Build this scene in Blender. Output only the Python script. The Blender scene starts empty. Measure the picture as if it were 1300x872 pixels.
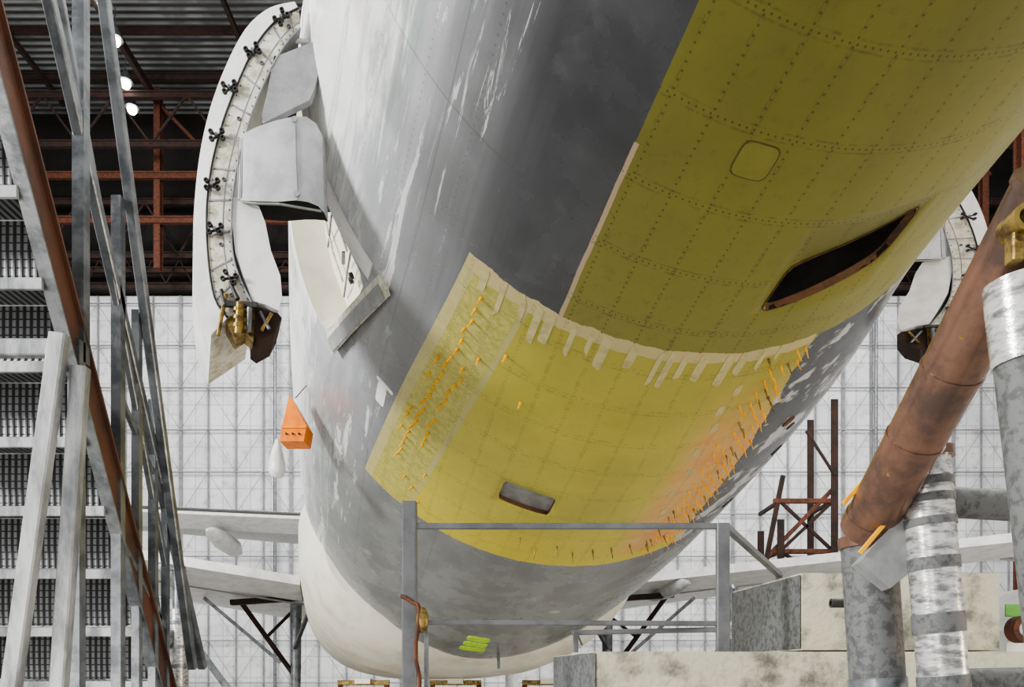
import bpy, math, random
from mathutils import Vector, Matrix
random.seed(7)
R3=random.Random(3)
S=bpy.context.scene
# ------------------------------------------------------------------ node helper
class X:
    def __init__(s,nt,k): s.nt=nt; s.k=k
    def _m(s,op,*a,clamp=False):
        n=s.nt.nodes.new('ShaderNodeMath'); n.operation=op; n.use_clamp=clamp
        for i,v in enumerate((s,)+a):
            if isinstance(v,X): s.nt.links.new(v.k,n.inputs[i])
            else: n.inputs[i].default_value=float(v)
        return X(s.nt,n.outputs[0])
    def __add__(s,o): return s._m('ADD',o)
    def __radd__(s,o): return s._m('ADD',o)
    def __sub__(s,o): return s._m('SUBTRACT',o)
    def __rsub__(s,o): return (s*-1.0)+o
    def __mul__(s,o): return s._m('MULTIPLY',o)
    def __rmul__(s,o): return s._m('MULTIPLY',o)
    def __truediv__(s,o): return s._m('DIVIDE',o)
    def gt(s,o): return s._m('GREATER_THAN',o)
    def lt(s,o): return s._m('LESS_THAN',o)
    def fr(s): return s._m('FRACT')
    def ab(s): return s._m('ABSOLUTE')
    def sq(s): return s._m('SQRT')
    def cl(s): return s._m('ADD',0.0,clamp=True)
    def inv(s): return (1.0-s).cl()
    def ss(s,a,b):
        n=s.nt.nodes.new('ShaderNodeMapRange'); n.interpolation_type='SMOOTHSTEP'
        s.nt.links.new(s.k,n.inputs['Value'])
        if a<b: v=(a,b,0,1)
        else: v=(b,a,1,0)
        for i,x in zip(('From Min','From Max','To Min','To Max'),v): n.inputs[i].default_value=x
        return X(s.nt,n.outputs[0])
def newmat(name,rough=.5,metal=0.0):
    m=bpy.data.materials.new(name); m.use_nodes=True; nt=m.node_tree
    b=nt.nodes['Principled BSDF']; b.inputs['Roughness'].default_value=rough; b.inputs['Metallic'].default_value=metal
    return m,nt,b
def coord(nt,kind='Object',scale=(1,1,1)):
    t=nt.nodes.new('ShaderNodeTexCoord'); mp=nt.nodes.new('ShaderNodeMapping'); mp.inputs['Scale'].default_value=scale
    nt.links.new(t.outputs[kind],mp.inputs[0]); return mp.outputs[0]
def noise(nt,vec,scale=1,detail=4,rough=.55,dist=0):
    n=nt.nodes.new('ShaderNodeTexNoise'); n.inputs['Scale'].default_value=scale; n.inputs['Detail'].default_value=detail
    n.inputs['Roughness'].default_value=rough; n.inputs['Distortion'].default_value=dist
    nt.links.new(vec,n.inputs['Vector']); return X(nt,n.outputs['Fac'])
def mix(nt,f,a,b):
    n=nt.nodes.new('ShaderNodeMix'); n.data_type='RGBA'
    if isinstance(f,X): nt.links.new(f.k,n.inputs[0])
    else: n.inputs[0].default_value=f
    for i,v in ((6,a),(7,b)):
        if isinstance(v,tuple): n.inputs[i].default_value=(*v[:3],1)
        else: nt.links.new(v,n.inputs[i])
    return n.outputs[2]
def bump(nt,b,h,strength=.3,dist=.02):
    n=nt.nodes.new('ShaderNodeBump'); n.inputs['Strength'].default_value=strength; n.inputs['Distance'].default_value=dist
    nt.links.new(h.k,n.inputs['Height']); nt.links.new(n.outputs[0],b.inputs['Normal'])
def pm(name,c1,c2,scale=4,rough=.5,metal=0.0,lo=.4,hi=.65,stretch=(1,1,1),bs=.15,detail=6):
    m,nt,b=newmat(name,rough,metal)
    v=coord(nt,'Object',stretch); n=noise(nt,v,scale,detail,.65)
    nt.links.new(mix(nt,n.ss(lo,hi),c1,c2),b.inputs['Base Color'])
    if bs: bump(nt,b,noise(nt,v,scale*5,4),bs,.01)
    return m
# ------------------------------------------------------------------ mesh builder
class MB:
    def __init__(s,name,mats,parent=None,smooth=False):
        s.n=name; s.m=mats; s.v=[]; s.f=[]; s.mi=[]; s.sm=[]; s.p=parent; s.smooth=smooth
    def add(s,vs,fs,mi=0,sm=False):
        o=len(s.v); s.v+= [tuple(v) for v in vs]
        for f in fs: s.f.append([i+o for i in f]); s.mi.append(mi); s.sm.append(sm)
    def frame(s,p0,p1):
        p0=Vector(p0);p1=Vector(p1); d=(p1-p0).normalized()
        up=Vector((0,0,1)) if abs(d.z)<.95 else Vector((0,1,0))
        a=d.cross(up).normalized(); b=a.cross(d).normalized(); return p0,p1,d,a,b
    def beam(s,p0,p1,w,h=None,mi=0):
        h=h or w; p0,p1,d,a,b=s.frame(p0,p1); vs=[]
        c=min(w,h)*.12
        pr=[(-w/2+c,-h/2),(w/2-c,-h/2),(w/2,-h/2+c),(w/2,h/2-c),(w/2-c,h/2),(-w/2+c,h/2),(-w/2,h/2-c),(-w/2,-h/2+c)]
        for p in (p0,p1):
            for x,y in pr: vs.append(p+a*x+b*y)
        fs=[[i,(i+1)%8,8+(i+1)%8,8+i] for i in range(8)]+[list(range(8))[::-1],list(range(8,16))]
        s.add(vs,fs,mi)
    def angle(s,p0,p1,w,t,mi=0,fl=1):
        p0,p1,d,a,b=s.frame(p0,p1); vs=[]; a=a*fl
        pr=[(0,0),(w,0),(w,t),(t,t),(t,w),(0,w)]
        for p in (p0,p1):
            for x,y in pr: vs.append(p+a*(x-w/2)+b*(y-w/2))
        s.add(vs,[[i,(i+1)%6,6+(i+1)%6,6+i] for i in range(6)]+[[5,4,3,2,1,0],list(range(6,12))],mi)
    def chan(s,p0,p1,w,h,t,mi=0):   # I / channel beam
        p0,p1,d,a,b=s.frame(p0,p1)
        for sx in (-1,1): s.beam(p0+b*sx*(h/2),p1+b*sx*(h/2),w,t,mi)
        s.beam(p0,p1,t,h,mi)
    def tube(s,p0,p1,r0,r1=None,mi=0,n=20,cap=True):
        r1=r0 if r1 is None else r1; p0,p1,d,a,b=s.frame(p0,p1); vs=[]
        for p,r in ((p0,r0),(p1,r1)):
            for i in range(n):
                t=2*math.pi*i/n; vs.append(p+a*math.cos(t)*r+b*math.sin(t)*r)
        s.add(vs,[[i,(i+1)%n,n+(i+1)%n,n+i] for i in range(n)],mi,True)
        if cap: s.add(vs,[list(range(n))[::-1],list(range(n,2*n))],mi)
    def pipe(s,p0,p1,ro,ri,mi=0,n=28):  # hollow with annular end
        p0,p1,d,a,b=s.frame(p0,p1); vs=[]
        for p,r in ((p0,ro),(p1,ro),(p1,ri),(p0,ri)):
            for i in range(n):
                t=2*math.pi*i/n; vs.append(p+a*math.cos(t)*r+b*math.sin(t)*r)
        for k in range(4):
            q=(k+1)%4; s.add(vs,[[k*n+i,k*n+(i+1)%n,q*n+(i+1)%n,q*n+i] for i in range(n)],mi,k%2==0)
    def path(s,pts,r,mi=0,n=10):
        for i in range(len(pts)-1): s.tube(pts[i],pts[i+1],r,r,mi,n)
    def prism(s,poly,vec,mi=0,mis=None):
        vec=Vector(vec); P=[Vector(p) for p in poly]; n=len(P)
        vs=P+[p+vec for p in P]
        s.add(vs,[list(range(n)),list(range(n,2*n))[::-1]],mi)
        s.add(vs,[[i,n+i,n+(i+1)%n,(i+1)%n] for i in range(n)],mi if mis is None else mis)
    def box(s,c,sz,mi=0,rz=0):
        M=Matrix.Rotation(rz,3,'Z'); c=Vector(c); x,y,z=[q/2 for q in sz]
        vs=[c+M@Vector((a*x,b*y,d*z)) for d in(-1,1) for a,b in((-1,-1),(1,-1),(1,1),(-1,1))]
        s.add(vs,[[3,2,1,0],[4,5,6,7],[0,1,5,4],[1,2,6,5],[2,3,7,6],[3,0,4,7]],mi)
    def loft(s,rings,mi=0,close=True,caps=True,sm=True):
        n=len(rings[0]); vs=[p for r in rings for p in r]; fs=[]
        for k in range(len(rings)-1):
            for i in range(n if close else n-1):
                j=(i+1)%n; fs.append([k*n+i,k*n+j,(k+1)*n+j,(k+1)*n+i])
        s.add(vs,fs,mi,sm)
        if caps: s.add(rings[0],[list(range(n))[::-1]],mi); s.add(rings[-1],[list(range(n))],mi)
    def ball(s,c,r,mi=0,n=14,sc=(1,1,1)):
        c=Vector(c); rings=[]
        for k in range(1,n//2+3):
            t=math.pi*k/(n//2+3)
            rings.append([c+Vector((r*sc[0]*math.sin(t)*math.cos(2*math.pi*i/n),r*sc[1]*math.sin(t)*math.sin(2*math.pi*i/n),r*sc[2]*math.cos(t))) for i in range(n)])
        s.loft(rings,mi)
    def done(s,bev=0,recalc=True):
        me=bpy.data.meshes.new(s.n); me.from_pydata(s.v,[],s.f)
        for m in s.m: me.materials.append(m)
        for p,mi,sm in zip(me.polygons,s.mi,s.sm): p.material_index=mi; p.use_smooth=sm or s.smooth
        if recalc:
            import bmesh
            bm=bmesh.new(); bm.from_mesh(me); bmesh.ops.recalc_face_normals(bm,faces=bm.faces); bm.to_mesh(me); bm.free()
        o=bpy.data.objects.new(s.n,me); S.collection.objects.link(o)
        if s.p: o.parent=s.p
        if bev:
            b=o.modifiers.new('bevel','BEVEL'); b.width=bev; b.segments=3; b.limit_method='ANGLE'; b.angle_limit=math.radians(40)
        return o
def empty(name):
    o=bpy.data.objects.new(name,None); S.collection.objects.link(o); return o
# ------------------------------------------------------------------ materials
white=pm('white_paint',(.82,.82,.81),(.66,.66,.65),3,.35)
cream=pm('cream_primer',(.82,.79,.68),(.66,.62,.48),1.5,.4)
creamdirty=pm('door_edge_primer',(.76,.73,.65),(.46,.42,.31),12,.5)
grey=pm('grey_paint',(.15,.155,.165),(.10,.105,.11),5,.35)
mgrey=pm('mid_grey_paint',(.33,.335,.34),(.24,.245,.25),5,.45)
lgrey=pm('light_grey_paint',(.56,.57,.58),(.42,.43,.44),5,.35)
steel=pm('galvanised_steel',(.25,.265,.28),(.12,.13,.14),7,.32,.6)
steell=pm('worn_light_steel',(.50,.51,.51),(.20,.21,.22),7,.38,.4,stretch=(1,1,.3))
black=pm('black_rubber',(.015,.015,.015),(.04,.035,.03),8,.5)
rust=pm('rusted_steel',(.15,.048,.022),(.06,.024,.015),6,.75)
rustst=pm('brown_primed_steel',(.15,.068,.042),(.085,.05,.038),4,.5,.2)
rustdark=pm('dark_rusted_steel',(.05,.023,.016),(.02,.015,.013),3,.85)
brown=pm('brown_pipe',(.21,.115,.078),(.10,.066,.054),5,.25,.4)
brass=pm('brass_fitting',(.34,.24,.07),(.10,.065,.03),20,.4,.6)
orange=pm('orange_paint',(1,.27,.008),(.85,.2,.008),10,.4)
yellow=pm('yellow_paint',(1,.52,.01),(.9,.40,.01),10,.4)
conc=pm('weathered_block_face',(.58,.56,.43),(.16,.155,.13),6,.9,lo=.44,hi=.72,bs=.9,detail=12)
tape=pm('masking_tape',(.54,.48,.25),(.42,.36,.17),8,.7)
silver=pm('silver_tape_wrap',(.70,.70,.68),(.20,.20,.20),12,.25,.5,stretch=(1,1,3))
pgrey=pm('grey_painted_post',(.14,.145,.145),(.075,.078,.08),30,.6,lo=.45,hi=.6)
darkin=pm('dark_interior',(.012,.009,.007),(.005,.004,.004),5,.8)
green=pm('green_stripe_paint',(.12,.45,.05),(.1,.35,.05),6,.5)
ygpatch=pm('yellow_green_patch',(.55,.85,.05),(.35,.6,.03),14,.6)
# ------------------------------------------------------------------ fuselage form
TB=[(-8,4.1,7.4,.5),(-4,3.2,6.25,1.25),(0,2.35,5.2,1.82),(3.25,1.64,4.4,2.16),(5.5,1.195,3.86,2.46),(7.3,.95,3.385,2.89),
    (9.2,.60,2.9,3.09),(11,.17,2.40,3.12),(13,-.38,1.96,3.00),(15,-.9,1.9,2.9),(22,-2.5,1.9,2.85),(30,-4.3,1.9,2.85),(35,-5.4,2.3,2.3),(38,-6.1,3.2,1.2),(39,-6.3,3.9,.4)]
def itp(s,k):
    n=len(TB)
    i=0
    while i<n-2 and s>TB[i+1][0]: i+=1
    def sl(j):
        if j==0: return (TB[1][k]-TB[0][k])/(TB[1][0]-TB[0][0])
        if j==n-1: return (TB[-1][k]-TB[-2][k])/(TB[-1][0]-TB[-2][0])
        return (TB[j+1][k]-TB[j-1][k])/(TB[j+1][0]-TB[j-1][0])
    h=TB[i+1][0]-TB[i][0]; t=(s-TB[i][0])/h; t=max(0,min(1,t))
    return (2*t**3-3*t*t+1)*TB[i][k]+(t**3-2*t*t+t)*h*sl(i)+(-2*t**3+3*t*t)*TB[i+1][k]+(t**3-t*t)*h*sl(i+1)
RV=Vector((.976,.218,0)); FV=Vector((-.218,.976,0))
def surf(s,th,off=0.0):
    R=itp(s,3); c=Vector((itp(s,1),s,itp(s,2)+R)); t=math.radians(th)
    return c+RV*((R+off)*math.sin(t))-Vector((0,0,1))*((R+off)*math.cos(t))
# skin material
def skinmat():
    m,nt,b=newmat('aircraft_skin',.4)
    uv=nt.nodes.new('ShaderNodeUVMap'); uv.uv_map='UVMap'
    sp=nt.nodes.new('ShaderNodeSeparateXYZ'); nt.links.new(uv.outputs[0],sp.inputs[0])
    u=X(nt,sp.outputs[0]); v=X(nt,sp.outputs[1])
    ob=coord(nt,'Object'); uvs=coord(nt,'UV',(.16,.30,1)); uvs2=coord(nt,'UV',(.24,.6,1)); uvs3=coord(nt,'UV',(.3,.18,1))
    n1=noise(nt,ob,.9,5,.6); n2=noise(nt,ob,4.5,6,.6); n3=noise(nt,ob,16,6,.7); ns=noise(nt,uvs,1.1,8,.62,.5); ns2=noise(nt,uvs2,1.3,9,.7,1.2); nl=noise(nt,uvs3,1.0,6,.6,.6)
    nb=noise(nt,ob,1.8,6,.58,.15)
    fade=v-4.0
    # bare grey metal
    g=mix(nt,nb.ss(.3,.7),(.135,.14,.15),(.19,.195,.205))
    g=mix(nt,(u+(nb-.5)*22).ss(-40,-56)*.75,g,(.33,.34,.36))
    g=mix(nt,(ns.ss(.45,.62)*.3),g,(.27,.28,.30))
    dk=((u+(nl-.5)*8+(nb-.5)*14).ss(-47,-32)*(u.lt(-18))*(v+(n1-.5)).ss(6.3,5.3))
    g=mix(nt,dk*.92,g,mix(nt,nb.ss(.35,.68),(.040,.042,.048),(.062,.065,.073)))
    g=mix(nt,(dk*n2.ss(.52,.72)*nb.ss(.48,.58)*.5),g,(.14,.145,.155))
    aft=v.ss(9.0,9.6)
    g=mix(nt,(aft*.8),g,mix(nt,nb.ss(.35,.65),(.165,.17,.165),(.25,.26,.25)))
    # whites on the flanks, boundary climbs forward
    wl=(u+fade*2.2+(ns-.5)*40).ss(-44,-58)
    wl2=(u+fade*2.2+(ns2-.5)*40+(nb-.5)*20).ss(-55,-63)
    col=mix(nt,(wl*.6),g,(.54,.56,.58))
    col=mix(nt,(wl2),col,mix(nt,nb.ss(.3,.7),(.72,.73,.73),(.86,.86,.85)))
    stk=(ns2.ss(.58,.61)*((u+fade*2).lt(-38))*(u.gt(-80)))
    col=mix(nt,stk*.65,col,(.80,.81,.81))
    stk2=(ns.ss(.58,.60)*ns.ss(.64,.61)*(u+fade*2).lt(-40))
    col=mix(nt,stk2*.6,col,(.38,.48,.43))
    pt=(n2.ss(.60,.66)*n1.ss(.5,.6))*aft
    col=mix(nt,pt*.5,col,(.6,.6,.58))
    # right flank
    wr=(u+fade*1.2+(nb-.5)*30).ss(56,61)
    rp=mix(nt,(nb*.6+n2*.4).ss(.53,.57),(.035,.037,.042),(.50,.51,.52))
    rp=mix(nt,u.ss(38,52)*.5,rp,(.28,.29,.31))
    rr_=(u+(n2-.5)*3).gt(25.0)
    col=mix(nt,rr_*v.gt(5.5)*v.ss(9.8,8.8),col,rp)
    col=mix(nt,wr,col,mix(nt,n2.ss(.4,.6),(.50,.51,.53),(.70,.70,.70)))
    # olive green aft panel
    gm=(u.gt(-21.5))*(u+(n2-.5)*1.5).lt(52.0)*(v.lt(5.5))
    gc=mix(nt,n1.ss(.3,.7),(.110,.106,.014),(.160,.150,.020))
    gc=mix(nt,(v.ss(2.8,5.4)*.40+u.ss(5,50)*.45).cl(),gc,(.29,.265,.055))  # shading painted into the olive: lighter forward and to the right
    gc=mix(nt,n3.ss(.52,.78)*.4,gc,(.08,.07,.015))
    col=mix(nt,gm,col,gc)
    # yellow repair panel
    ul=(-38.0)-(v-5.5)*2.6
    ym=((u-ul).gt(0.0))*((u+(n2-.5)*3).lt(25.5))*(v.gt(5.5))*((v+(n2-.5)*.06).lt(9.2))
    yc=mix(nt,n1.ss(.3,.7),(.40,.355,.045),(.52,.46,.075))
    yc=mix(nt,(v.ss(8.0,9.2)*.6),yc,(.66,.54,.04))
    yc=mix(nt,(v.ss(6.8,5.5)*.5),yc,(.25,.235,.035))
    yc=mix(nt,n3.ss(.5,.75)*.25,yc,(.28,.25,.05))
    lp=(u-ul).lt(11.0)
    yc=mix(nt,lp*.65,yc,mix(nt,n3.ss(.35,.65),(.28,.275,.07),(.52,.48,.17)))
    warm_glow=(u+(n1-.5)*6).ss(7,15)*(v+(n1-.5)*.8).ss(5.6,7.0)*(v.lt(8.95))  # warm glow painted into the panel as pinkish colour
    yc=mix(nt,warm_glow*.85,yc,mix(nt,n2.ss(.35,.65),(.70,.32,.12),(.66,.42,.18)))
    yc=mix(nt,(((u-ul)-11.6).ab().lt(.5))*.6,yc,(.42,.39,.22))
    yc=mix(nt,(((u-ul)-1.0).ab().lt(1.0))*.6,yc,(.50,.44,.25))
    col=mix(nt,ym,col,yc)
    # sealant edge bands
    band=(v-5.54+(n2-.5)*.10).ab().lt(.055)*u.gt(-38.0)*u.lt(25.0)
    col=mix(nt,band,col,(.50,.42,.21))
    band2=(u+21.3+(n2-.5)*.5).ab().lt(.36)*v.lt(5.5)*v.gt(4.2)
    col=mix(nt,band2,col,(.42,.32,.21))
    # rivets, seams
    def dots(du,dv,r):
        a=((u/du).fr()-.5)*(du*.043); c=((v/dv).fr()-.5)*dv
        return ((a*a+c*c).sq()).lt(r)
    lr=dots(5.7,.042,.0062)._m('MAXIMUM',dots(1.0,.46,.0062))
    msk=(gm+ym).cl()
    col=mix(nt,lr*(gm*.7+ym*.28).cl(),col,(.03,.022,.005))
    dblu=(((u/5.7).fr()-.5).ab()-.04).ab().lt(.012)
    dblv=(((v/.46).fr()-.5).ab()-.05).ab().lt(.012)
    ln=(dblu._m('MAXIMUM',dblv))*n3.ss(.42,.6)
    col=mix(nt,ln*(gm*.4+ym*.35).cl(),col,(.05,.04,.006))
    sm=((v/1.9).fr()-.5).ab().lt(.003)._m('MAXIMUM',((u/19.0).fr()-.5).ab().lt(.006))
    col=mix(nt,sm*(msk.inv())*.30,col,(.05,.05,.055))
    lrd=dots(9.5,.05,.006)*msk.inv()*.4
    col=mix(nt,lrd,col,(.05,.05,.055))
    nt.links.new(col,b.inputs['Base Color'])
    nt.links.new((nb*.30+.12+msk*.14).k,b.inputs['Roughness'])
    bump(nt,b,(n2*.5+n3*.12-lr*.4),.08,.02)
    return m
skin=skinmat()
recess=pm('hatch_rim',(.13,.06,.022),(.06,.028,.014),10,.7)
plategrey=pm('access_plate_grey',(.26,.26,.25),(.17,.17,.165),6,.5)
air=empty('airliner_under_repair')
def build_skin():
    # s0,s1,t0,t1, cs,hs,ct,ht, skew_s, exp, depth, wallmat, floormat, skew_t
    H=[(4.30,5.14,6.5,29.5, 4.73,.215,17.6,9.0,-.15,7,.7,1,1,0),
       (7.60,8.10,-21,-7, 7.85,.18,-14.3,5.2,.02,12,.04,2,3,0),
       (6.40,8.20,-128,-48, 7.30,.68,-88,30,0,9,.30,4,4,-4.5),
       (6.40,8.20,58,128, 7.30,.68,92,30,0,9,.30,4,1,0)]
    sv=set([round(-8+i*.16,4) for i in range(295)]); tv=set([round(-180+i*2.5,4) for i in range(145)])
    def addv(st,x,tol):
        for y in list(st):
            if abs(x-y)<tol: st.discard(y)
        st.add(x)
    for h in H:
        addv(sv,h[0],.05); addv(sv,h[1],.05)
        addv(tv,h[2],.8); addv(tv,h[3],.8)
    sv=sorted([x for x in sv if x<=39]); tv=sorted(tv)
    V=[];UV=[];F=[];MI=[];SM=[]
    for s in sv:
        for t in tv: V.append(surf(s,t)); UV.append((t,s))
    nt_=len(tv)
    for i in range(len(sv)-1):
        for j in range(nt_-1):
            sc=(sv[i]+sv[i+1])/2; tc=(tv[j]+tv[j+1])/2
            if any(h[0]<sc<h[1] and h[2]<tc<h[3] for h in H): continue
            F.append([i*nt_+j,i*nt_+j+1,(i+1)*nt_+j+1,(i+1)*nt_+j]); MI.append(0); SM.append(True)
    for h in H:
        s0,s1,t0,t1,cs,hs,ct,ht,sk,ex,dep,wm,fm,skt=h
        i0,i1=sv.index(s0),sv.index(s1); j0,j1=tv.index(t0),tv.index(t1)
        per=[(i0,j) for j in range(j0,j1)]+[(i,j1) for i in range(i0,i1)]+[(i1,j) for j in range(j1,j0,-1)]+[(i,j0) for i in range(i1,i0,-1)]
        n=len(per); base=len(V); mc=(s0+s1)/2; mt=(t0+t1)/2
        slots=[]
        for (i,j) in per:
            y=(sv[i]-mc)/((s1-s0)/2); x=(tv[j]-mt)/((t1-t0)/2)
            k=(abs(x)**ex+abs(y)**ex)**(1/ex); x/=k;y/=k
            slots.append((cs+y*hs+sk*x,ct+x*ht+skt*y))
        for (s,t) in slots: V.append(surf(s,t)); UV.append((t,s))
        for (s,t) in slots: V.append(surf(s,t,-dep)); UV.append((t,s))
        for k in range(n):
            q=(k+1)%n; a=per[k][0]*nt_+per[k][1]; b=per[q][0]*nt_+per[q][1]
            F.append([a,b,base+q,base+k]); MI.append(0); SM.append(True)
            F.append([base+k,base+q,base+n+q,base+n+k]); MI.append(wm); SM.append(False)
        V.append(surf(cs,ct,-dep)); UV.append((ct,cs)); c=len(V)-1
        for k in range(n):
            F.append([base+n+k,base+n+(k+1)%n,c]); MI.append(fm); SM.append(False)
        if hs<.3 and dep>.3:   # reinforcing rim around the hatch, evenly sampled
            rim=MB('hatch_rim_frame',[recess,rustdark],air)
            def ringp(f,off,m=96):
                o=[]
                for q in range(m):
                    a=2*math.pi*q/m; x,y=math.cos(a),math.sin(a); kk=(abs(x)**ex+abs(y)**ex)**(1/ex); x/=kk; y/=kk
                    o.append(surf(cs+y*(hs+f)+sk*x,ct+x*(ht+f*24),off))
                return o
            rim.loft([ringp(.006,.003),ringp(0,.005),ringp(-.002,-.03),ringp(-.012,-.03),ringp(-.012,-.04)],0,True,False)
            rim.loft([ringp(-.004,-.20),ringp(-.02,-.20),ringp(-.02,-.24)],1,True,False); rim.done()
    me=bpy.data.meshes.new('fuselage_skin'); me.from_pydata(V,[],F)
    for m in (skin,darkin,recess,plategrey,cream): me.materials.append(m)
    ul=me.uv_layers.new(name='UVMap')
    for p in me.polygons:
        p.material_index=MI[p.index]; p.use_smooth=SM[p.index]
        for li in p.loop_indices: ul.data[li].uv=UV[me.loops[li].vertex_index]
    o=bpy.data.objects.new('fuselage_skin',me); S.collection.objects.link(o); o.parent=air
build_skin()
# details on the skin
def patch(mb,s0,s1,t0,t1,off,mi,ex=8,sk=0,n=28,skirt=-.01):
    cs,ct=(s0+s1)/2,(t0+t1)/2; hs,ht=(s1-s0)/2,(t1-t0)/2
    rim=[];rim2=[]
    for k in range(n):
        a=2*math.pi*k/n; x,y=math.cos(a),math.sin(a); q=(abs(x)**ex+abs(y)**ex)**(1/ex)
        S_,T_=cs+y/q*hs+sk*x/q,ct+x/q*ht
        rim.append(surf(S_,T_,off)); rim2.append(surf(S_,T_,skirt))
    vs=rim+rim2+[surf(cs,ct,off)]
    mb.add(vs,[[k,(k+1)%n,2*n] for k in range(n)]+[[k,(k+1)%n,n+(k+1)%n,n+k] for k in range(n)],mi)
olive=pm('olive_access_panel',(.19,.175,.03),(.16,.148,.022),5,.45)
olived=pm('olive_panel_gap',(.06,.053,.012),(.09,.08,.016),5,.6)
d=MB('access_panels_and_tape',[tape,olive,plategrey,ygpatch,black,rust,white,olived],air)
patch(d,3.955,4.155,-8.9,-3.5,.0015,7,5); patch(d,3.962,4.148,-8.7,-3.7,.0030,1,5)
t=-34.5
while t<22:
    l=R3.uniform(.08,.40)*(1 if t<10 else .6); wd=R3.uniform(.4,.85)
    patch(d,5.51,5.57+l*.8,t-wd,t+wd,.003,0,12,R3.uniform(-.04,.04)); t+=wd*2+R3.uniform(.3,3.4)
for s in (5.9,6.15,6.4,6.75,7.1,7.5,7.9,8.3): patch(d,s,s+.12,12.0+(s*3)%2,13.3+(s*3)%2,.003,0,10)
for q in range(3): patch(d,11.9+q*.28,12.1+q*.28,-11,-4.6+q*.6,.012,3,5)  # bright yellow-green patches on the belly
patch(d,7.55,7.85,-47.5,-45.4,.003,6,10); patch(d,7.5,7.55,-48,-44,.003,6,10)
patch(d,6.9,7.0,33,36,.01,5,2); patch(d,7.1,7.18,36,38,.01,4,2); patch(d,8.8,8.9,37,40,.01,4,3); patch(d,7.8,7.9,40,43,.01,4,2)
d.done()
# temporary fastener pins
pin=MB('temporary_fastener_pins',[yellow,brass,orange],air)
def addpin(s,t,mi=0,L=.06,r=.0055):
    a=surf(s,t,0); b=surf(s,t,L); e=b+Vector((R3.uniform(-.01,.01),R3.uniform(-.01,.01),0))
    pin.tube(a,a.lerp(b,.4),r*1.6,r*1.6,mi,8); pin.tube(a.lerp(b,.4),e,r,r*.7,mi,8)
for k in range(22):
    s=5.75+k*.122; tl=-38-2.6*(s-5.5); addpin(s,tl+5+R3.uniform(-.3,.3),0,.06,.0078)
    if k in(6,7,8,9,10,11,13,14,15,16,17): addpin(s+.03,tl+7.6+R3.uniform(-.6,.6),0,.06,.0078)
    if k in (7,9,14,15,17): addpin(s,tl+3.2,0,.06,.0078)
for s,t in ((6.1,-27),(6.5,-22),(8.6,-38),(8.7,-36),(8.3,-34),(8.9,-34),(6.3,-31)): addpin(s,t,0,.06,.0078)
for row,t in enumerate((16.8,18.8,20.8,22.6,24.4)):
    for k in range(25):
        if R3.random()<.82: addpin(5.62+k*.14,t+R3.uniform(-.3,.3),R3.choice((0,0,1,0)),.085,.0058)
for t in range(-12,22,4): addpin(8.75+R3.uniform(-.1,.1),t,1,.12,.006)
pin.done()
d=MB('belly_drain_masts',[grey,black],air)
for s,t in ((12.8,2),(12.3,24)): d.beam(surf(s,t,-.02),surf(s,t,.25),.05,.02,0)
d.done()
# belly fairing
fa=MB('belly_fairing',[cream],air,True)
rings=[]
for s,w,bz in ((12.7,2.60,2.35),(13.1,2.80,2.05),(13.6,2.88,1.86),(14.3,2.95,1.70),(15.2,2.97,1.60),(17,3.0,1.56),(20,3.05,1.55),(24,3.0,1.6),(27,2.8,1.9),(29,2.4,2.4)):
    ring=[]
    for k in range(72):
        a=2*math.pi*k/72; x,y=math.sin(a),-math.cos(a); ex=2.7
        q=(abs(x)**ex+abs(y)**ex)**(1/ex); h=4.1-bz
        ring.append(Vector((itp(s,1)-.10,s,4.1))+RV*(w*x/q)+Vector((0,0,1))*(h*y/q if y<0 else 1.2*y/q))
    rings.append(ring)
fa.loft(rings); fa.done()
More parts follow.
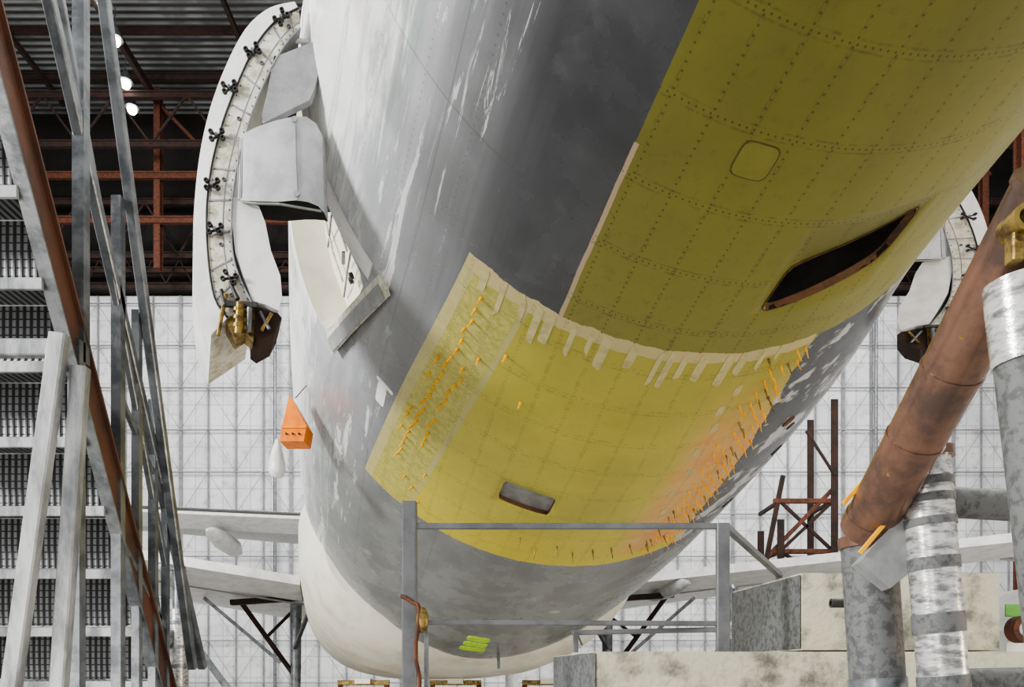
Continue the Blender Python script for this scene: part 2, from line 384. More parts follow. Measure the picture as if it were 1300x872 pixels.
# wings
def wing(mb,rt,rl,tt,tl,th0,th1,mi=0,n=10,m=14):
    rt,rl,tt,tl=map(Vector,(rt,rl,tt,tl)); rings=[]
    xs=[(1-math.cos(math.pi*i/m))/2 for i in range(m+1)]
    yt=lambda x:5*(.2969*math.sqrt(x)-.126*x-.3516*x*x+.2843*x**3-.1015*x**4)
    for k in range(n+1):
        f=k/n; T=rt.lerp(tt,f); L=rl.lerp(tl,f); c=(L-T).length; th=th0+(th1-th0)*f; r=[]
        for x in xs: r.append(L.lerp(T,x)+Vector((0,0,yt(x)*th*c*.55)))
        for x in xs[::-1][1:-1]: r.append(L.lerp(T,x)-Vector((0,0,yt(x)*th*c*.75)))
        rings.append(r)
    mb.loft(rings,mi)
w=MB('wings',[lgrey,white,mgrey],air)
for sg in (-1,1):
    c20=Vector((itp(20,1),20,0))
    side=RV*sg
    TE=c20+side*2.0+Vector((0,0,3.80)); LE=TE+FV*8.2+Vector((0,0,-.25))
    n=20; TT=TE+side*n-FV*(n*.44)+Vector((0,0,n*.095)); TL=TT+FV*2.6
    wing(w,TE,LE,TT,TL,.13,.10,1)
    for f in (.2,.42,.62):
        p=TE.lerp(TT,f)-Vector((0,0,.28)); q=p+FV*2.6
        rr=[]
        for k,(g,r) in enumerate(((0,.03),(.15,.13),(.4,.2),(.7,.2),(1,.05))):
            cc=(p-FV*.5).lerp(q,g); rr.append([cc+RV*(r*math.cos(2*math.pi*i/12))+Vector((0,0,r*1.3*math.sin(2*math.pi*i/12))) for i in range(12)])
        w.loft(rr,0)
    # trailing edge flap: thick visible aft face
    w.prism([TE.lerp(TT,.06)+Vector((0,0,.10)),TE.lerp(TT,.06)-FV*.12+Vector((0,0,-.12)),TE.lerp(TT,.06)+FV*1.5+Vector((0,0,-.36)),TE.lerp(TT,.06)+FV*1.2+Vector((0,0,.1))],TE.lerp(TT,.6)-TE.lerp(TT,.06),1)
    w.beam(TE.lerp(TT,.06)+FV*1.7+Vector((0,0,-.42)),TE.lerp(TT,.6)+FV*1.4+Vector((0,0,-.3)),.12,.03,2)
w.done()
t=MB('tail_surfaces',[white],air)
for sg in (-1,1):
    c=Vector((itp(-4,1),-4,7.9)); wing(t,c-FV*1.2,c+FV*3,c+RV*sg*8-FV*4.2+Vector((0,0,.8)),c+RV*sg*8-FV*2.4+Vector((0,0,.8)),.1,.1)
t.done()
# ------------------------------------------------------------------ open doors
def door(name,pl,sc,mirror,dvec):
    root=empty(name); root.location=pl
    mx=-1 if mirror else 1
    def L(a,b,dep=0): return Vector((mx*(a-300)*sc,dep,(250-b)*sc))
    out=[(374,2),(342,10),(312,36),(286,85),(266,140),(253,200),(246,270),(246,330),(253,385),(268,425)]
    inn=[(380,14),(352,30),(326,62),(303,110),(284,160),(270,215),(264,270),(266,330),(274,380),(290,405)]
    in2=[(383,40),(368,55),(349,85),(329,128),(314,172),(302,220),(296,270),(297,322),(306,355),(322,388)]
    def sm(P,k=4):
        o=[]
        for i in range(len(P)-1):
            p0=P[max(i-1,0)];p1=P[i];p2=P[i+1];p3=P[min(i+2,len(P)-1)]
            for j in range(k):
                t=j/k
                o.append(tuple(.5*(2*p1[c]+(-p0[c]+p2[c])*t+(2*p0[c]-5*p1[c]+4*p2[c]-p3[c])*t*t+(-p0[c]+3*p1[c]-3*p2[c]+p3[c])*t**3) for c in(0,1)))
        o.append(P[-1]); return o
    O,I,J=sm(out),sm(inn),sm(in2); dv=Vector((mx*dvec[0],dvec[1],dvec[2])); n=len(O)
    b=MB('door_shell',[white,creamdirty,mgrey,black],root)
    vs=[L(*p) for p in O]+[L(*p)-Vector((0,.02,0)) for p in I]+[L(*p)-Vector((0,.02,0)) for p in J]+[L(*p)+dv for p in O]+[L(*p)+dv for p in J]
    for k in range(n-1):
        b.add([vs[k],vs[k+1],vs[n+k+1],vs[n+k]],[[0,1,2,3]],0,True)
        b.add([vs[n+k],vs[n+k+1],vs[2*n+k+1],vs[2*n+k]],[[0,1,2,3]],1)
        b.add([vs[k],vs[k+1],vs[3*n+k+1],vs[3*n+k]],[[0,1,2,3]],0,True)
        b.add([vs[2*n+k],vs[2*n+k+1],vs[4*n+k+1],vs[4*n+k]],[[0,1,2,3]],2,True)
        b.add([vs[3*n+k],vs[3*n+k+1],vs[4*n+k+1],vs[4*n+k]],[[0,1,2,3]],1)
    for e in (0,n-1): b.add([vs[e],vs[n+e],vs[2*n+e],vs[4*n+e],vs[3*n+e]],[[0,1,2,3,4]],1)
    b.path([L(*p)-Vector((0,.025,0)) for p in I],.007,3,6); b.path([L(*p)-Vector((0,.03,0)) for p in J],.007,2,6)
    b.path([L(p[0]*.35+q[0]*.65,p[1]*.35+q[1]*.65)-Vector((0,.02,0)) for p,q in zip(I,J)],.004,2,6)
    for k in range(2,n-2,3):
        b.beam(L(I[k][0]+2,I[k][1]+1,-.022),L(J[k][0]-2,J[k][1]-1,-.022),.006,.012,2)
    b.done(recalc=False)
    h=MB('door_latches',[black,steel,brass],root)
    for a,c,r in ((360,30,50),(324,72,25),(295,118,10),(279,178,5),(273,240,0),(277,296,-5),(295,357,-20)):
        y=-.04
        ca,sa=math.cos(math.radians(r)),math.sin(math.radians(r))
        for lx,ly in ((-7,-4.5),(7,-4.5),(-7,4.5),(7,4.5)):
            px,py=a+lx*ca+ly*sa,c-lx*sa+ly*ca
            h.tube(L(a,c,y),L(px,py,y-.01),.009,.009,0,8)
            h.pipe(L(px,py,y-.005),L(px,py,y-.028),.017,.009,0,12)
        h.tube(L(a,c,y+.02),L(a,c,y-.03),.011,.011,1,10)
    for k in range(1,n-1):
        for x_,z_ in ((I[k][0]+4,I[k][1]+2),(J[k][0]-3,J[k][1]-1)): h.tube(L(x_,z_,-.02),L(x_,z_,-.032),.005,.005,1,6)
        a=(I[k][0]+J[k][0])/2; c=(I[k][1]+J[k][1])/2
        if k%6==3: h.pipe(L(a+2,c,-.02),L(a+2,c,-.03),.014,.009,1,10)
    h.done()
    f=MB('door_inner_lining',[white,lgrey,darkin],root)
    bl=[(295,251),(312,256),(330,264),(338,285),(345,320),(357,352),(359,378),(355,396),(338,388),(322,384),(310,352),(300,322),(296,285)]
    f.prism([L(*p,-.02) for p in bl],dv*.8,0)
    f.done(.018)
    f=MB('hinge_arm_cover',[white,lgrey,mgrey,darkin],root)
    pr=[(303,192,.0),(306,182,-.03),(312,176,-.05),(330,170,-.07),(355,163,-.08),(378,158,-.08),(392,156,-.06),(402,159,-.02),(407,166,.04)]
    lo=[(300,250,.0),(304,256,-.03),(312,260,-.05),(330,263,-.07),(355,265,-.08),(380,263,-.08),(394,263,-.06),(405,264,-.02),(410,266,.04)]
    vs=[L(*p) for p in pr]+[L(*p) for p in lo]+[L(p[0],p[1],.15) for p in pr]+[L(p[0],p[1],.15) for p in lo]; k=len(pr)
    f.add(vs,[[i,i+1,k+i+1,k+i] for i in range(k-1)],1,True)
    f.add(vs,[[i,i+1,2*k+i+1,2*k+i] for i in range(k-1)],0)
    f.add(vs,[[k+i,k+i+1,3*k+i+1,3*k+i] for i in range(k-1)],3)
    f.add(vs,[[0,k,3*k,2*k],[k-1,2*k-1,4*k-1,3*k-1]],1)
    f.path([L(379,158,-.083),L(380,212,-.085),L(382,262,-.083)],.005,2,6)
    for a_,b_ in ((306,304),(311,309),(316,315)): f.path([L(a_,180,-.045),L(b_,256,-.045)],.004,2,6)
    f.path([L(302,252,0),L(312,262,-.05),L(330,266,-.07),L(360,268,-.08),L(408,268,0)],.008,2,6)
    f.tube(L(378,163,-.08),L(378,163,-.095),.02,.02,2,12); f.tube(L(381,256,-.08),L(381,256,-.095),.02,.02,2,12)
    f.done(recalc=False)
    f=MB('upper_flap_panel',[mgrey,white,steel],root)
    f.prism([L(*p,-.03) for p in ((352,76),(412,52),(416,56),(400,118),(394,131),(336,160),(334,150))],Vector((0,.05,0)),0)
    f.beam(L(350,74,0),L(336,158,0),.02,.04,1)
    f.done(.006)
    f=MB('hinge_links',[white,steel,brass,black,rustdark],root)
    f.tube(L(365,42,.05),L(425,44,.12),.018,.018,0,12); f.tube(L(380,50,.05),L(418,62,.12),.012,.012,1,10)
    f.beam(L(352,80,.10),L(322,176,.10),.06,.05,0); f.beam(L(336,130,.08),L(324,180,.08),.03,.03,1)
    f.tube(L(345,66,.1),L(350,90,.1),.03,.02,1,10)
    f.prism([L(*p,.02) for p in ((320,388),(352,396),(357,402),(348,420),(330,430),(322,424))],dv*.45,4)
    f.prism([L(*p,.0) for p in ((290,394),(318,388),(324,392),(322,430),(312,422),(300,430),(288,410))],dv*.2,2)
    f.tube(L(290,378,-.05),L(280,430,-.05),.016,.012,2,10); f.tube(L(309,390,-.06),L(306,428,-.05),.03,.03,2,12)
    f.beam(L(288,390,-.05),L(330,392,-.05),.03,.04,3); f.tube(L(320,395,-.05),L(318,424,-.03),.02,.02,1,10)
    f.tube(L(284,372,-.05),L(290,392,-.05),.014,.02,3,10); f.tube(L(295,362,-.05),L(305,384,-.05),.012,.018,3,10)
    f.tube(L(330,396,.0),L(342,418,.0),.014,.014,1,8); f.tube(L(345,398,.0),L(332,420,.0),.014,.014,2,8)
    for q in (396,406,416): f.pipe(L(306,q,-.05),L(306,q+4,-.05),.036,.03,2,12)
    f.done()
    return root
dl=door('open_cabin_door',(-1.925,5.5,4.955),.0055,False,(-.33,.8,-.05))
dr=door('open_cabin_door',(4.31,7.8,5.77),.0078,True,(-.32,.7,-.05))
dr.scale=(1.1,1,.65)
# sill flap and frame fittings in the left opening
j=MB('door_sill_flap',[mgrey,grey,black,white,creamdirty,steel],air)
tb=lambda s:-58-4.5*(s-7.3)/.68
j.loft([[surf(s,tb(s),.0),surf(s,tb(s)+3.6,.05),surf(s,tb(s)+3.6,.02),surf(s,tb(s),-.05)] for s in (6.45,6.9,7.4,7.95)],4,True,True,False)
j.loft([[surf(s,tb(s)+1,.03),surf(s,tb(s)+3.4,.058),surf(s,tb(s)+3.4,.05),surf(s,tb(s)+1,.02)] for s in (6.5,6.9,7.4,7.9)],0,True,True,False)
j.loft([[surf(6.60,t,.012),surf(6.42,t,.012),surf(6.42,t,-.01),surf(6.60,t,-.01)] for t in range(-118,-53,4)],3,True,True,False)
j.loft([[surf(6.66,t,-.02),surf(6.61,t,-.02),surf(6.61,t,-.10),surf(6.66,t,-.10)] for t in range(-118,-57,4)],4,True,True,False)
for k,t in enumerate((-65,-69,-74,-79,-85,-91,-98)):
    for s in (6.85,7.15,7.5):
        p=surf(s,t,-.29)
        n_=(surf(s,t,0)-p).normalized()
        if (k+int(s*10))%3==0:
            for q in (-.04,.04): j.pipe(p+FV*q,p+FV*q+n_*.03,.03,.015,2,12)
            j.beam(p+FV*-.05+n_*.02,p+FV*.05+n_*.02,.015,.015,2)
        elif (k+int(s*10))%3==1: j.beam(p+FV*-.10+n_*.01,p+FV*.10+n_*.01,.03,.015,5)
for s in (6.75,7.0,7.35,7.75): j.path([surf(s,t,-.28) for t in range(-110,-62,6)],.010,5 if s<7.1 else 4,6)
for t in (-67,-77,-88): j.path([surf(s,t,-.285) for s in (6.7,7.1,7.5,7.9)],.009,5,6)
j.done()
# orange box and bag
o=MB('orange_warning_box',[orange,black,yellow])
o.prism([(-2.46,8.7,4.72),(-2.27,8.7,4.38),(-2.30,8.7,4.21),(-2.57,8.7,4.21),(-2.54,8.7,4.38)],(0,.3,0),0)
o.beam((-2.55,8.69,4.36),(-2.28,8.69,4.36),.012,.01,2)
for x in (-2.49,-2.42,-2.35): o.tube((x,8.70,4.29),(x,8.68,4.29),.012,.012,1,8)
o.tube((-2.42,8.8,4.72),(-2.25,8.85,4.95),.006,.006,1,6)
o.done(.01)
bg=MB('white_cloth_bag',[white],None,True)
rr=[]
for z,r in ((4.2,.015),(4.14,.035),(4.05,.06),(3.95,.08),(3.86,.09),(3.80,.07),(3.78,.02)):
    rr.append([Vector((-2.56+r*math.cos(2*math.pi*i/16)*(1+.15*math.sin(5*i)),8.6+r*math.sin(2*math.pi*i/16),z)) for i in range(16)])
bg.loft(rr); bg.done()
# ------------------------------------------------------------------ hangar shell
def wallmat():
    m,nt,b=newmat('translucent_wall_panels',.6)
    v=coord(nt,'Object'); sp=nt.nodes.new('ShaderNodeSeparateXYZ'); nt.links.new(v,sp.inputs[0])
    x=X(nt,sp.outputs[0]); z=X(nt,sp.outputs[2])
    n=noise(nt,v,.25,5,.6); n2=noise(nt,v,1.4,6,.7)
    c=mix(nt,n.ss(.3,.7),(.68,.69,.70),(.90,.90,.90))
    c=mix(nt,n2.ss(.50,.70)*.7,c,(.42,.42,.42))
    pan=((x/1.05).fr()-.5).ab().gt(.465)._m('MAXIMUM',((z/1.6).fr()-.5).ab().gt(.48))
    c=mix(nt,pan*.5,c,(.28,.28,.29))
    nt.links.new(c,b.inputs['Base Color']); bump(nt,b,n2,.4,.1); return m
wm=wallmat()
floorm=pm('concrete_floor',(.50,.49,.46),(.36,.35,.33),.6,.5)
def roofmat():
    m,nt,b=newmat('corrugated_roof',.6)
    v=coord(nt,'Object'); sp=nt.nodes.new('ShaderNodeSeparateXYZ'); nt.links.new(v,sp.inputs[0])
    y=X(nt,sp.outputs[1]); w=((y/.55).fr()-.5).ab()
    n=noise(nt,v,.3,4)
    c=mix(nt,w.ss(.1,.4),(.32,.33,.33),(.05,.05,.05)); c=mix(nt,n.ss(.45,.6)*.6,c,(.07,.07,.07))
    nt.links.new(c,b.inputs['Base Color']); bump(nt,b,w,.6,.2); return m
rm=roofmat()
def slab(name,c,sz,m):
    b=MB(name,[m]); b.box(c,sz); return b.done()
slab('floor',(0,10,-.1),(110,110,.2),floorm)
slab('wall_back',(0,60.3,15.35),(104,.4,30.7),wm)
slab('upper_wall_1',(0,60.6,38),(104,.4,14.4),darkin)  # upper part of the back wall, in a near-black colour
slab('ceiling',(0,20,45),(104,84,.4),rm)
slab('wall_left',(-52,20,22.5),(.4,82,45),wm)
slab('wall_right',(52,20,22.5),(.4,82,45),wm)
girt=pm('wall_girt_grey',(.32,.32,.33),(.22,.22,.23),2,.6)
g=MB('wall_framing',[girt,rust,steel])
for i in range(-24,25):
    x=i*2.1; g.beam((x,59.9,0),(x,59.9,30.6),.08 if i%4 else .22,.14,0)
for k in range(0,10): g.beam((-50,59.8,1.2+k*3.2),(50,59.8,1.2+k*3.2),.12,.08,0)
for i in range(-12,12):
    for k in range(0,9):
        x=i*4.2; z=1.2+k*3.2
        g.beam((x,59.85,z),(x+2.1,59.85,z+3.2),.03,.03,0); g.beam((x+4.2,59.85,z),(x+2.1,59.85,z+3.2),.03,.03,0)
for x in (-46,46): g.chan((x,59.5,0),(x,59.5,44),.5,.7,.1,0)
for x in (-17.9,27.5,-33): g.tube((x,59.5,0),(x,59.5,31),.13,.13,2,8)
g.done()
rt=MB('roof_trusses',[rustdark,rust,lgrey])
for y in range(8,60,4): rt.chan((-51,y,44.3),(51,y,44.3),.25,.4,.06,0)
for y,zb,hh in ((54.5,38.5,3.4),(59,33.2,4.0)):
    for z in (zb,zb+hh): rt.chan((-51,y,z),(51,y,z),.3,.4,.08,0)
    for i in range(-10,10):
        x=i*5.0
        rt.beam((x,y,zb),(x+2.5,y,zb+hh),.14,.14,1 if i%4==0 else 0); rt.beam((x+5,y,zb),(x+2.5,y,zb+hh),.14,.14,0)
for z in (31.0,32.2): rt.chan((-51,59.2,z),(51,59.2,z),.3,.35,.08,0)
for i in range(-25,25): rt.beam((i*2,59.2,31.2),(i*2+1,59.2,33),.08,.08,0); rt.beam((i*2+2,59.2,31.2),(i*2+1,59.2,33),.08,.08,0)
for x in (-25.5,-6,12,29.5,34):
    rt.chan((x,56.8,31),(x,56.8,44),.45,.5,.1,1)
    rt.chan((x,20,43.0),(x,58,43.0),.3,.5,.1,0)
    rt.beam((x,56.8,43),(x+5,56.8,37.8),.22,.22,1)
rt.chan((-51,56.5,37.6),(-8,56.5,37.6),.3,.4,.1,1); rt.chan((-51,56.5,34.4),(-8,56.5,34.4),.3,.4,.1,1)
for x in (-40,-33,-18,-12): rt.chan((x,24,43.8),(x,58,43.8),.25,.3,.08,0)
rt.done()
for k,x in enumerate((29.8,33.6)):
    c=MB('rusted_wall_column',[rust]); c.chan((x,52,26 if k==0 else 0),(x,52,43.9),.5,.8,.12,0)
    if k==0: c.chan((x,52,26),(33.6,52,22),.4,.5,.1,0)
    for z in range(26,42,4): c.beam((x-.3,52,z),(x+.3,52,z),.6,.2)
    c.done()
# lamps
em,nt,b=newmat('lamp_glow',.3); b.inputs['Emission Color'].default_value=(1,.95,.86,1); b.inputs['Emission Strength'].default_value=14
for x,y,z in ((-24.9,48,42.6),(-25.2,50,42.0),(-26.5,54,42.3),(-27.5,57,42.7),(34.1,55,40.3)):
    l=MB('high_bay_lamp',[em,steel])
    l.ball((x,y,z),.34,0,12); l.tube((x,y,z+.1),(x,y,z+.9),.5,.16,1,16); l.tube((x,y,z+.9),(x,y,44.2),.04,.04,1,6); l.done()
# ------------------------------------------------------------------ lattice tower
tw=MB('rusted_lattice_tower',[rustdark,rust])
for x,y in [(8.5,25),(10.2,25),(8.5,27),(10.2,27)]:
    tw.angle((x,y,0),(x,y,6.6 if x<9 else 10.4),.22,.05,0)
for z in (1,3,4.6,5.6,7.2):
    tw.beam((8.3,25,z),(10.3,25,z),.15,.15,1)
    tw.beam((8.5,25,z),(8.5,27,z),.12); tw.beam((10.2,25,z),(10.2,27,z),.12)
for z0,z1 in ((1,3),(3,4.6),(4.6,5.6),(5.6,7.2)):
    tw.beam((8.5,25,z0),(10.2,25,z1),.1); tw.beam((10.2,25,z0),(8.5,25,z1),.1)
tw.beam((7.0,25,4.3),(10.2,25,7.6),.13,.13,1); tw.beam((7,25,0),(8.6,25,8),.14); tw.beam((7,25,4.3),(8.5,25,4.3),.13); tw.beam((7.2,25,4.3),(7.2,25,0),.12)
tw.pipe((8.7,24.8,4.9),(8.7,25.0,4.9),.35,.28,1); tw.tube((10.2,24.9,8),(9.3,24.9,9.4),.05); tw.done()
# ------------------------------------------------------------------ parked aircraft behind
pa=empty('parked_aircraft')
q=MB('parked_wing',[lgrey,white],pa)
wing(q,(-2,33,8.2),(-2,41,7.9),(-26,31,8.9),(-26,34.5,8.9),.12,.1,0)
q.prism([(-5,32.8,8.15),(-5,34.5,7.75),(-20,33,8.3),(-20,31.6,8.6)],(0,0,-.12),1)
for x in (-12.4,-18,-7):
    rr=[]
    for g_,r in ((0,.05),(.15,.28),(.4,.42),(.75,.4),(1,.1)):
        rr.append([Vector((x+r*math.cos(2*math.pi*i/14),32+4*g_,7.6+r*math.sin(2*math.pi*i/14)-g_*.3)) for i in range(14)])
    q.loft(rr,1)
q.done()
q=MB('parked_fuselage',[white],pa,True)
rr=[]
for y,r in ((29,.8),(31,1.6),(33,2.4),(36,2.7),(46,2.7),(50,2.2),(53,1.2),(54,.4)):
    rr.append([Vector((0+r*math.cos(2*math.pi*i/40),y,8.2+r*math.sin(2*math.pi*i/40))) for i in range(40)])
q.loft(rr)
for yy in (35,42): q.tube((0,yy,0),(0,yy,6),.3,.3)
q.done()
# ------------------------------------------------------------------ wing jacks
def jack(x,y,h):
    k=MB('tripod_aircraft_jack',[silver,steel,brown,black])
    k.tube((x,y,.4),(x,y,h*.78),.2,.2,0,24); k.tube((x,y,h*.78),(x,y,h),.12,.12,1,18); k.tube((x,y,h-.04),(x,y,h+.05),.2,.16,1,18)
    for z in (.8,1.3,1.8,2.2,2.7): k.pipe((x,y,z),(x,y,z+.07),.235,.19,1,24)
    for a in (10,130,250):
        c,s=math.cos(math.radians(a)),math.sin(math.radians(a)); f=(x+1.9*c,y+1.9*s,.05)
        k.beam((x+.15*c,y+.15*s,h*.66),f,.13,.13,1); k.beam((x+.2*c,y+.2*s,.7),f,.08,.08,2); k.beam((x+.2*c,y+.2*s,h*.62),(x+1.2*c,y+1.2*s,1.1),.05,.05,3)
        k.tube((f[0],f[1],0),(f[0],f[1],.1),.2,.2,3)
        c2,s2=math.cos(math.radians(a+120)),math.sin(math.radians(a+120))
        k.beam((x+1.6*c,y+1.6*s,.5),(x+1.6*c2,y+1.6*s2,.5),.06,.06,2)
    k.done()
jack(-6.9,16.3,3.85); jack(5.2,18.8,3.75)
ls=MB('landing_gear_struts',[steel,rustdark,black],air)
for sx,dx in ((-5.9,-1),(2.6,1)):
    y=21.5
    ls.tube((sx,y,3.9),(sx,y,1.0),.16,.13); ls.beam((sx,y,1.6),(sx+dx*1.6,y,3.8),.12,.12,1); ls.beam((sx,y-.1,2.4),(sx-dx*.9,y-1.6,3.6),.1,.1,0)
    ls.beam((sx+dx*.8,y,2.7),(sx-.1,y,3.4),.08,.08,1); ls.beam((sx-1.4,y-1,3.55),(sx+1.6,y-1,3.75),.25,.14,1); ls.beam((sx+dx*2.2,y-.8,3.7),(sx+dx*.3,y-.4,2.0),.09,.09,0)
    for yy in (y-.8,y+.8):
        for xx in (-.35,.35):
            ls.tube((sx+xx-.17,yy,.62),(sx+xx+.17,yy,.62),.6,.6,2,32); ls.tube((sx+xx-.19,yy,.62),(sx+xx+.19,yy,.62),.28,.28,0,20)
    ls.beam((sx,y-.9,.7),(sx,y+.9,.7),.15,.15,0)
    ls.tube((sx-.5,y,.62),(sx+.5,y,.62),.1,.1)
ls.done()
for x0 in (-2.9,-1.1,.7):
    k=MB('belly_support_trestle',[rust,brass,cream])
    k.beam((x0-.5,15.4,1.5),(x0+.5,15.4,1.5),.16,.10,1)
    for a in (-.45,.45):
        k.beam((x0+a,15.4,1.45),(x0+a*1.2,15,0),.09,.09,0); k.beam((x0+a,15.4,1.45),(x0+a*1.2,15.9,0),.09,.09,0)
    k.beam((x0-.5,15.3,.8),(x0+.5,15.3,.8),.07,.07,0); k.box((x0,15.4,1.53),(.3,.3,.10),2); k.done()
# ------------------------------------------------------------------ stair on the left
def treadmat():
    m,nt,b=newmat('corrugated_tread',.45,.4)
    v=coord(nt,'Object'); sp=nt.nodes.new('ShaderNodeSeparateXYZ'); nt.links.new(v,sp.inputs[0])
    x=X(nt,sp.outputs[0]); z=X(nt,sp.outputs[2]); w=((x/.035).fr()-.5).ab(); w2=((z/.04).fr()-.5).ab()
    nt.links.new(mix(nt,w.ss(.15,.35)._m('MAXIMUM',w2.ss(.38,.44)),(.24,.25,.255),(.03,.03,.032)),b.inputs['Base Color']); bump(nt,b,w,.6,.02); return m
trd=treadmat()
st=empty('steel_access_stair')
a=MB('stair_stringers',[rustst,steell,steel],st)
up=Vector((0,1.395,-2.35)).normalized()
base=Vector((-2.2,4.78,1.89)); n_=Vector((0,2.35,1.395)).normalized()
for xx in (-2.2,-3.35):
    p0=base+Vector((xx+2.2,0,0))-up*4.2; p1=base+Vector((xx+2.2,0,0))+up*2.18
    a.beam(p0,p1,.02,.17,0)
    a.beam(p0-n_*.085,p1-n_*.085,.07,.012,2); a.beam(p0+n_*.085,p1+n_*.085,.07,.012,0)
a.done()
a=MB('stair_treads',[trd,steell],st)
for k in range(-10,6):
    p=base+up*(k*.37)
    a.box((-2.78,p.y+.02,p.z),(1.12,.24,.02),0)
    a.beam((-3.33,p.y-.11,p.z-.02),(-2.22,p.y-.11,p.z-.02),.02,.055,1)
    a.beam((-3.33,p.y+.13,p.z+.0),(-2.22,p.y+.13,p.z+.0),.02,.03,1)
    a.box((-2.78,p.y-.06,p.z+.17),(1.10,.012,.30),0)
a.done()
a=MB('stair_guard_rails',[steel,steell],st)
a.beam((-2.2,3.3,5.57),(-2.2,5.6,1.67),.055,.055,0)
a.beam((-2.15,3.9,5.93),(-2.15,5.3,1.66),.055,.055,0)
a.beam((-2.2,3.55,5.55),(-2.2,5.0,2.3),.035,.035,0)
for y,z0,z1,w_ in ((4.02,3.2,5.6,.06),(4.4,0,4.28,.055),(4.62,0,3.75,.045),(4.83,0,3.3,.045),(5.0,0,3.0,.04),(3.98,0,3.3,.06)):
    a.angle((-2.2,y,z0),(-2.2,y,z1),w_,.008,0)
    a.beam((-3.35,y,z0),(-3.35,y,z1),.05,.05,0)
for y,z in ((4.4,3.2),(4.4,2.4),(4.83,2.2)): a.beam((-2.2,y,z),(-2.2,5.0,z-.5),.03,.03,0)
a.done()
a=MB('stair_braces',[steell,rust],st)
a.beam((-2.12,3.0,0),(-1.722,3.0,2.905),.065,.05,0); a.beam((-1.86,3.05,0),(-1.67,3.05,2.80),.06,.05,0)
a.beam((-3.3,3.04,2.87),(-1.76,3.04,2.87),.04,.065,0)
a.done()
# engine nacelle seen beneath the stair
en=MB('engine_nacelle',[lgrey,steel,darkin,rustdark])
en.pipe((-6.8,12,1.5),(-6.8,12.4,1.5),.75,.62,1,40); en.pipe((-6.8,12.4,1.5),(-6.8,13.6,1.5),.82,.62,0,40)
en.tube((-6.8,12.6,1.5),(-6.8,13.5,1.5),.62,.62,2,30); en.tube((-6.8,12.0,1.5),(-6.8,12.8,1.5),.05,.2,1,20)
for i in range(20):
    t_=2*math.pi*i/20; en.beam((-6.8+.15*math.cos(t_),12.5,1.5+.15*math.sin(t_)),(-6.8+.6*math.cos(t_+.2),12.55,1.5+.6*math.sin(t_+.2)),.08,.02,3)
for xx in (-.5,.5): en.beam((-6.8+xx,12.5,0),(-6.8+xx*.6,12.5,.85),.12,.12,3); en.beam((-6.8+xx,13.4,0),(-6.8+xx*.6,13.4,.85),.12,.12,3)
en.done()
# ------------------------------------------------------------------ guard rail in front
r=MB('steel_guard_rail',[grey,steel,rust,brass])
r.beam((-.598,4.6,0),(-.598,4.6,2.626),.085,.06,0)
r.beam((-.6,4.6,2.483),(1.26,4.6,2.483),.035,.035,0)
r.beam((1.23,4.6,1.745),(1.23,4.6,2.50),.075,.05,0)
r.beam((-.5,4.6,1.922),(1.22,4.6,1.915),.035,.03,0); r.beam((.36,4.75,1.87),(1.22,4.6,1.88),.03,.03,0)
r.beam((1.25,4.6,2.48),(1.9,5.6,2.33),.04,.04,0); r.beam((.38,4.7,1.75),(.38,4.7,1.87),.03,.03,0)
r.beam((1.9,5.6,2.33),(1.9,5.6,2.2),.04,.04,0)
r.beam((-.5,4.6,1.92),(-.5,4.6,0),.025,.025,1)
r.done(.003)
hz=MB('hose_on_post',[brass,rust])
hz.ball((-.515,4.52,1.93),.06,0,14,(.6,.4,1.3))
hz.path([Vector(p) for p in ((-.64,4.55,2.07),(-.61,4.54,2.06),(-.57,4.53,2.03),(-.54,4.52,2.02),(-.53,4.51,1.97),(-.535,4.51,1.90),(-.55,4.51,1.80),(-.55,4.51,1.70),(-.53,4.52,1.60),(-.53,4.52,1.45))],.012,1,8)
hz.done()
# ------------------------------------------------------------------ ballast blocks
k=MB('weathered_ballast_block',[conc,pgrey])
k.prism([(.47,4.4,0),(2.9,4.4,0),(2.9,5.7,0),(.29,5.4,0)],(0,0,1.745),0)
k.add([(.465,4.395,0),(.285,5.4,0),(.285,5.4,1.74),(.465,4.395,1.74)],[[0,1,2,3]],1); k.done(.010)
k=MB('weathered_ballast_block',[conc,pgrey])
k.prism([(1.69,4.6,1.76),(2.85,4.6,1.76),(2.85,5.7,1.76),(1.57,5.6,1.76)],(0,0,.45),0)
k.add([(1.683,4.6,1.77),(1.563,5.6,1.77),(1.563,5.6,2.2),(1.683,4.6,2.2)],[[0,1,2,3]],1)
k.done(.008)
k=MB('drain_pipe_stub',[black]); k.pipe((1.80,4.45,2.02),(1.97,4.45,2.02),.026,.016); k.tube((1.94,4.45,2.02),(1.94,4.59,2.02),.012); k.done()
# ------------------------------------------------------------------ pipe stand on the right
ps=empty('tubular_pipe_stand')
k=MB('inclined_pipe',[brown,rust,steel,brass],ps)
P0=Vector((1.37,3.05,2.17)); P1=Vector((1.43,2.2,2.83)); dd=(P1-P0).normalized()
k.tube(P0,P1+dd*.12,.098,.098,0,40)
for f,wd in ((.02,.05),(.38,.012),(.62,.012)): 
    c=P0.lerp(P1,f); k.pipe(c,c+dd*wd,.102,.097,0,40)
for f in (.25,.72):
    c=P0.lerp(P1,f); k.tube(c+Vector((-.06,-.075,-.02)),c+Vector((-.065,-.082,-.025)),.009,.009,3,10)
E=P1+dd*.12
k.pipe(E,E+dd*.02,.104,.075,0,40)
c=Vector((1.33,2.05,2.79)); k.pipe(c+Vector((0,.06,.0)),c+Vector((0,-.02,.0)),.036,.022,3,24); k.beam(c+Vector((-.01,.02,-.10)),c+Vector((-.01,.02,-.03)),.03,.04,3)
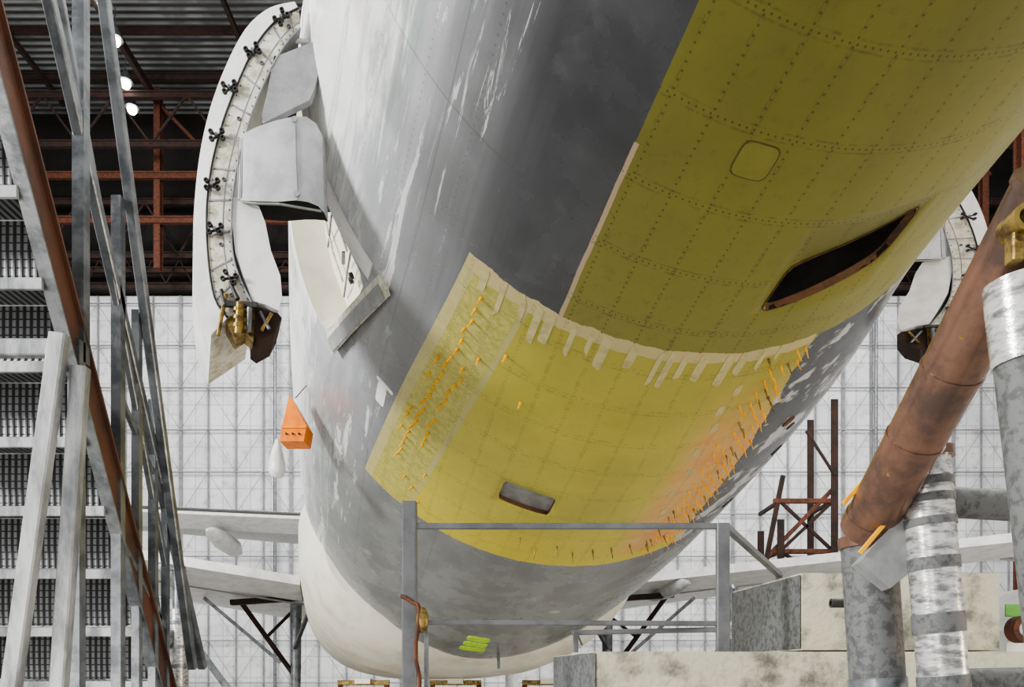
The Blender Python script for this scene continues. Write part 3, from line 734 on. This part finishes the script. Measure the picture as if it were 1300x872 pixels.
k.tube(c+Vector((-.02,.01,-.06)),c+Vector((.08,.01,-.06)),.016,.016,3,10); k.tube(c+Vector((.03,.03,.0)),c+Vector((.12,.03,.03)),.018,.018,3,10)
k.done()
k=MB('stand_posts',[pgrey,silver,steel,brown],ps)
k.pipe((1.69,2.15,0),(1.385,2.15,2.66),.082,.070,0,40); k.pipe((1.408,2.15,2.46),(1.383,2.15,2.68),.088,.078,1,40)
T=Vector((1.52,2.9,2.40)); B=Vector((1.72,2.9,0)); k.tube(B,T,.086,.086,1,36)
for f,h_ in ((.03,.012),(.055,.012),(.09,.012),(.15,.018),(.235,.03),(.33,.03)): c=T.lerp(B,f); k.pipe(c,T.lerp(B,f+h_),.090,.086,0,36)
k.pipe(T,T+Vector((-.003,0,.035)),.1,.08,3,36)
T=Vector((1.41,3.12,2.16)); B=Vector((1.55,3.12,0)); k.tube(B,T,.104,.104,0,36); k.pipe(T.lerp(B,.26),T.lerp(B,.29),.110,.104,2,36); k.pipe(T,T.lerp(B,.02),.112,.1,3,36)
k.tube((1.62,3.0,2.27),(1.98,3.0,2.25),.058,.058,0,24); k.tube((1.55,2.95,1.58),(1.95,2.95,1.59),.05,.05,0,24)
k.done()
k=MB('clamp_bracket',[mgrey,yellow,steell],ps)
k.prism([(1.29,2.92,2.03),(1.45,2.92,2.21),(1.49,2.92,2.0),(1.40,2.92,1.93)],(.02,.12,0),0)
k.beam((1.285,2.91,2.06),(1.445,2.91,2.25),.012,.016,1); k.beam((1.24,2.95,2.25),(1.34,2.95,2.36),.012,.016,1)
k.prism([(1.50,2.95,2.18),(1.62,2.95,2.20),(1.55,2.95,2.12)],(0,.05,0),0)
k.done(.004)
# ------------------------------------------------------------------ service cart
k=MB('ground_service_cart',[white,green,black,rust,steel])
k.prism([(6.2,10,1.0),(8.6,10,1.0),(8.6,10,2.75),(6.9,10,2.8),(6.3,10,2.2)],(0,1.6,0),0)
k.beam((6.25,9.98,2.45),(8.6,9.98,2.45),.02,.16,1); k.box((7.4,10.8,.9),(2.6,1.5,.2),4); k.beam((6.3,9.97,1.75),(8.5,9.97,1.75),.02,.05,4)
for x,z in ((6.65,.5),(8.2,.5)):
    for y in (10.05,11.4): k.tube((x,y,z),(x,y+.2,z),.45,.45,2,28); k.tube((x,y-.02,z),(x,y,z),.2,.2,3,20)
k.pipe((6.35,9.7,2.2),(6.35,9.9,2.2),.17,.10,3,26); k.tube((6.35,9.75,2.2),(6.35,9.99,2.2),.1,.1,4,16)
k.done()
# ------------------------------------------------------------------ lighting & camera
W=bpy.data.worlds.new('World'); S.world=W; W.use_nodes=True
W.node_tree.nodes['Background'].inputs[0].default_value=(.97,.98,1,1); W.node_tree.nodes['Background'].inputs[1].default_value=.95
def area(loc,tgt,size,power,col=(1,1,1)):  # area lights added out of view for brightness, no fixtures modelled
    l=bpy.data.lights.new('added_light','AREA'); l.shape='SQUARE'; l.size=size; l.energy=power; l.color=col
    o=bpy.data.objects.new('added_area_light',l); S.collection.objects.link(o); o.location=loc
    o.rotation_euler=(Vector(tgt)-Vector(loc)).to_track_quat('-Z','Y').to_euler()
for x in (-22,22):
    for y in (0,22): area((x,y,30),(x*.4,y,0),7,5500,(1,.98,.95))
area((-20,-4,10),(0,8,5),4,6000,(1,.99,.97))  # added side light that brightens the left flank
area((14,1,1.0),(2,8,4),2,650,(1,.82,.60))  # added warm fill, low on the right
area((-6,-6,.8),(0,7,4),2,200,(1,.95,.88))  # added weak fill near the floor
area((0,38,34),(0,60,14),8,5500); area((-28,36,34),(-26,60,12),8,4200); area((28,36,34),(28,60,12),8,4200)
try: S.view_settings.look='AgX - Medium High Contrast'
except Exception: pass
cam=bpy.data.cameras.new('camera'); co=bpy.data.objects.new('camera',cam); S.collection.objects.link(co)
co.location=(0,0,1.6); co.rotation_euler=(math.radians(90),0,0); cam.sensor_width=36; cam.lens=36*1000/1300; cam.shift_y=424/1300; cam.clip_end=300
S.camera=co
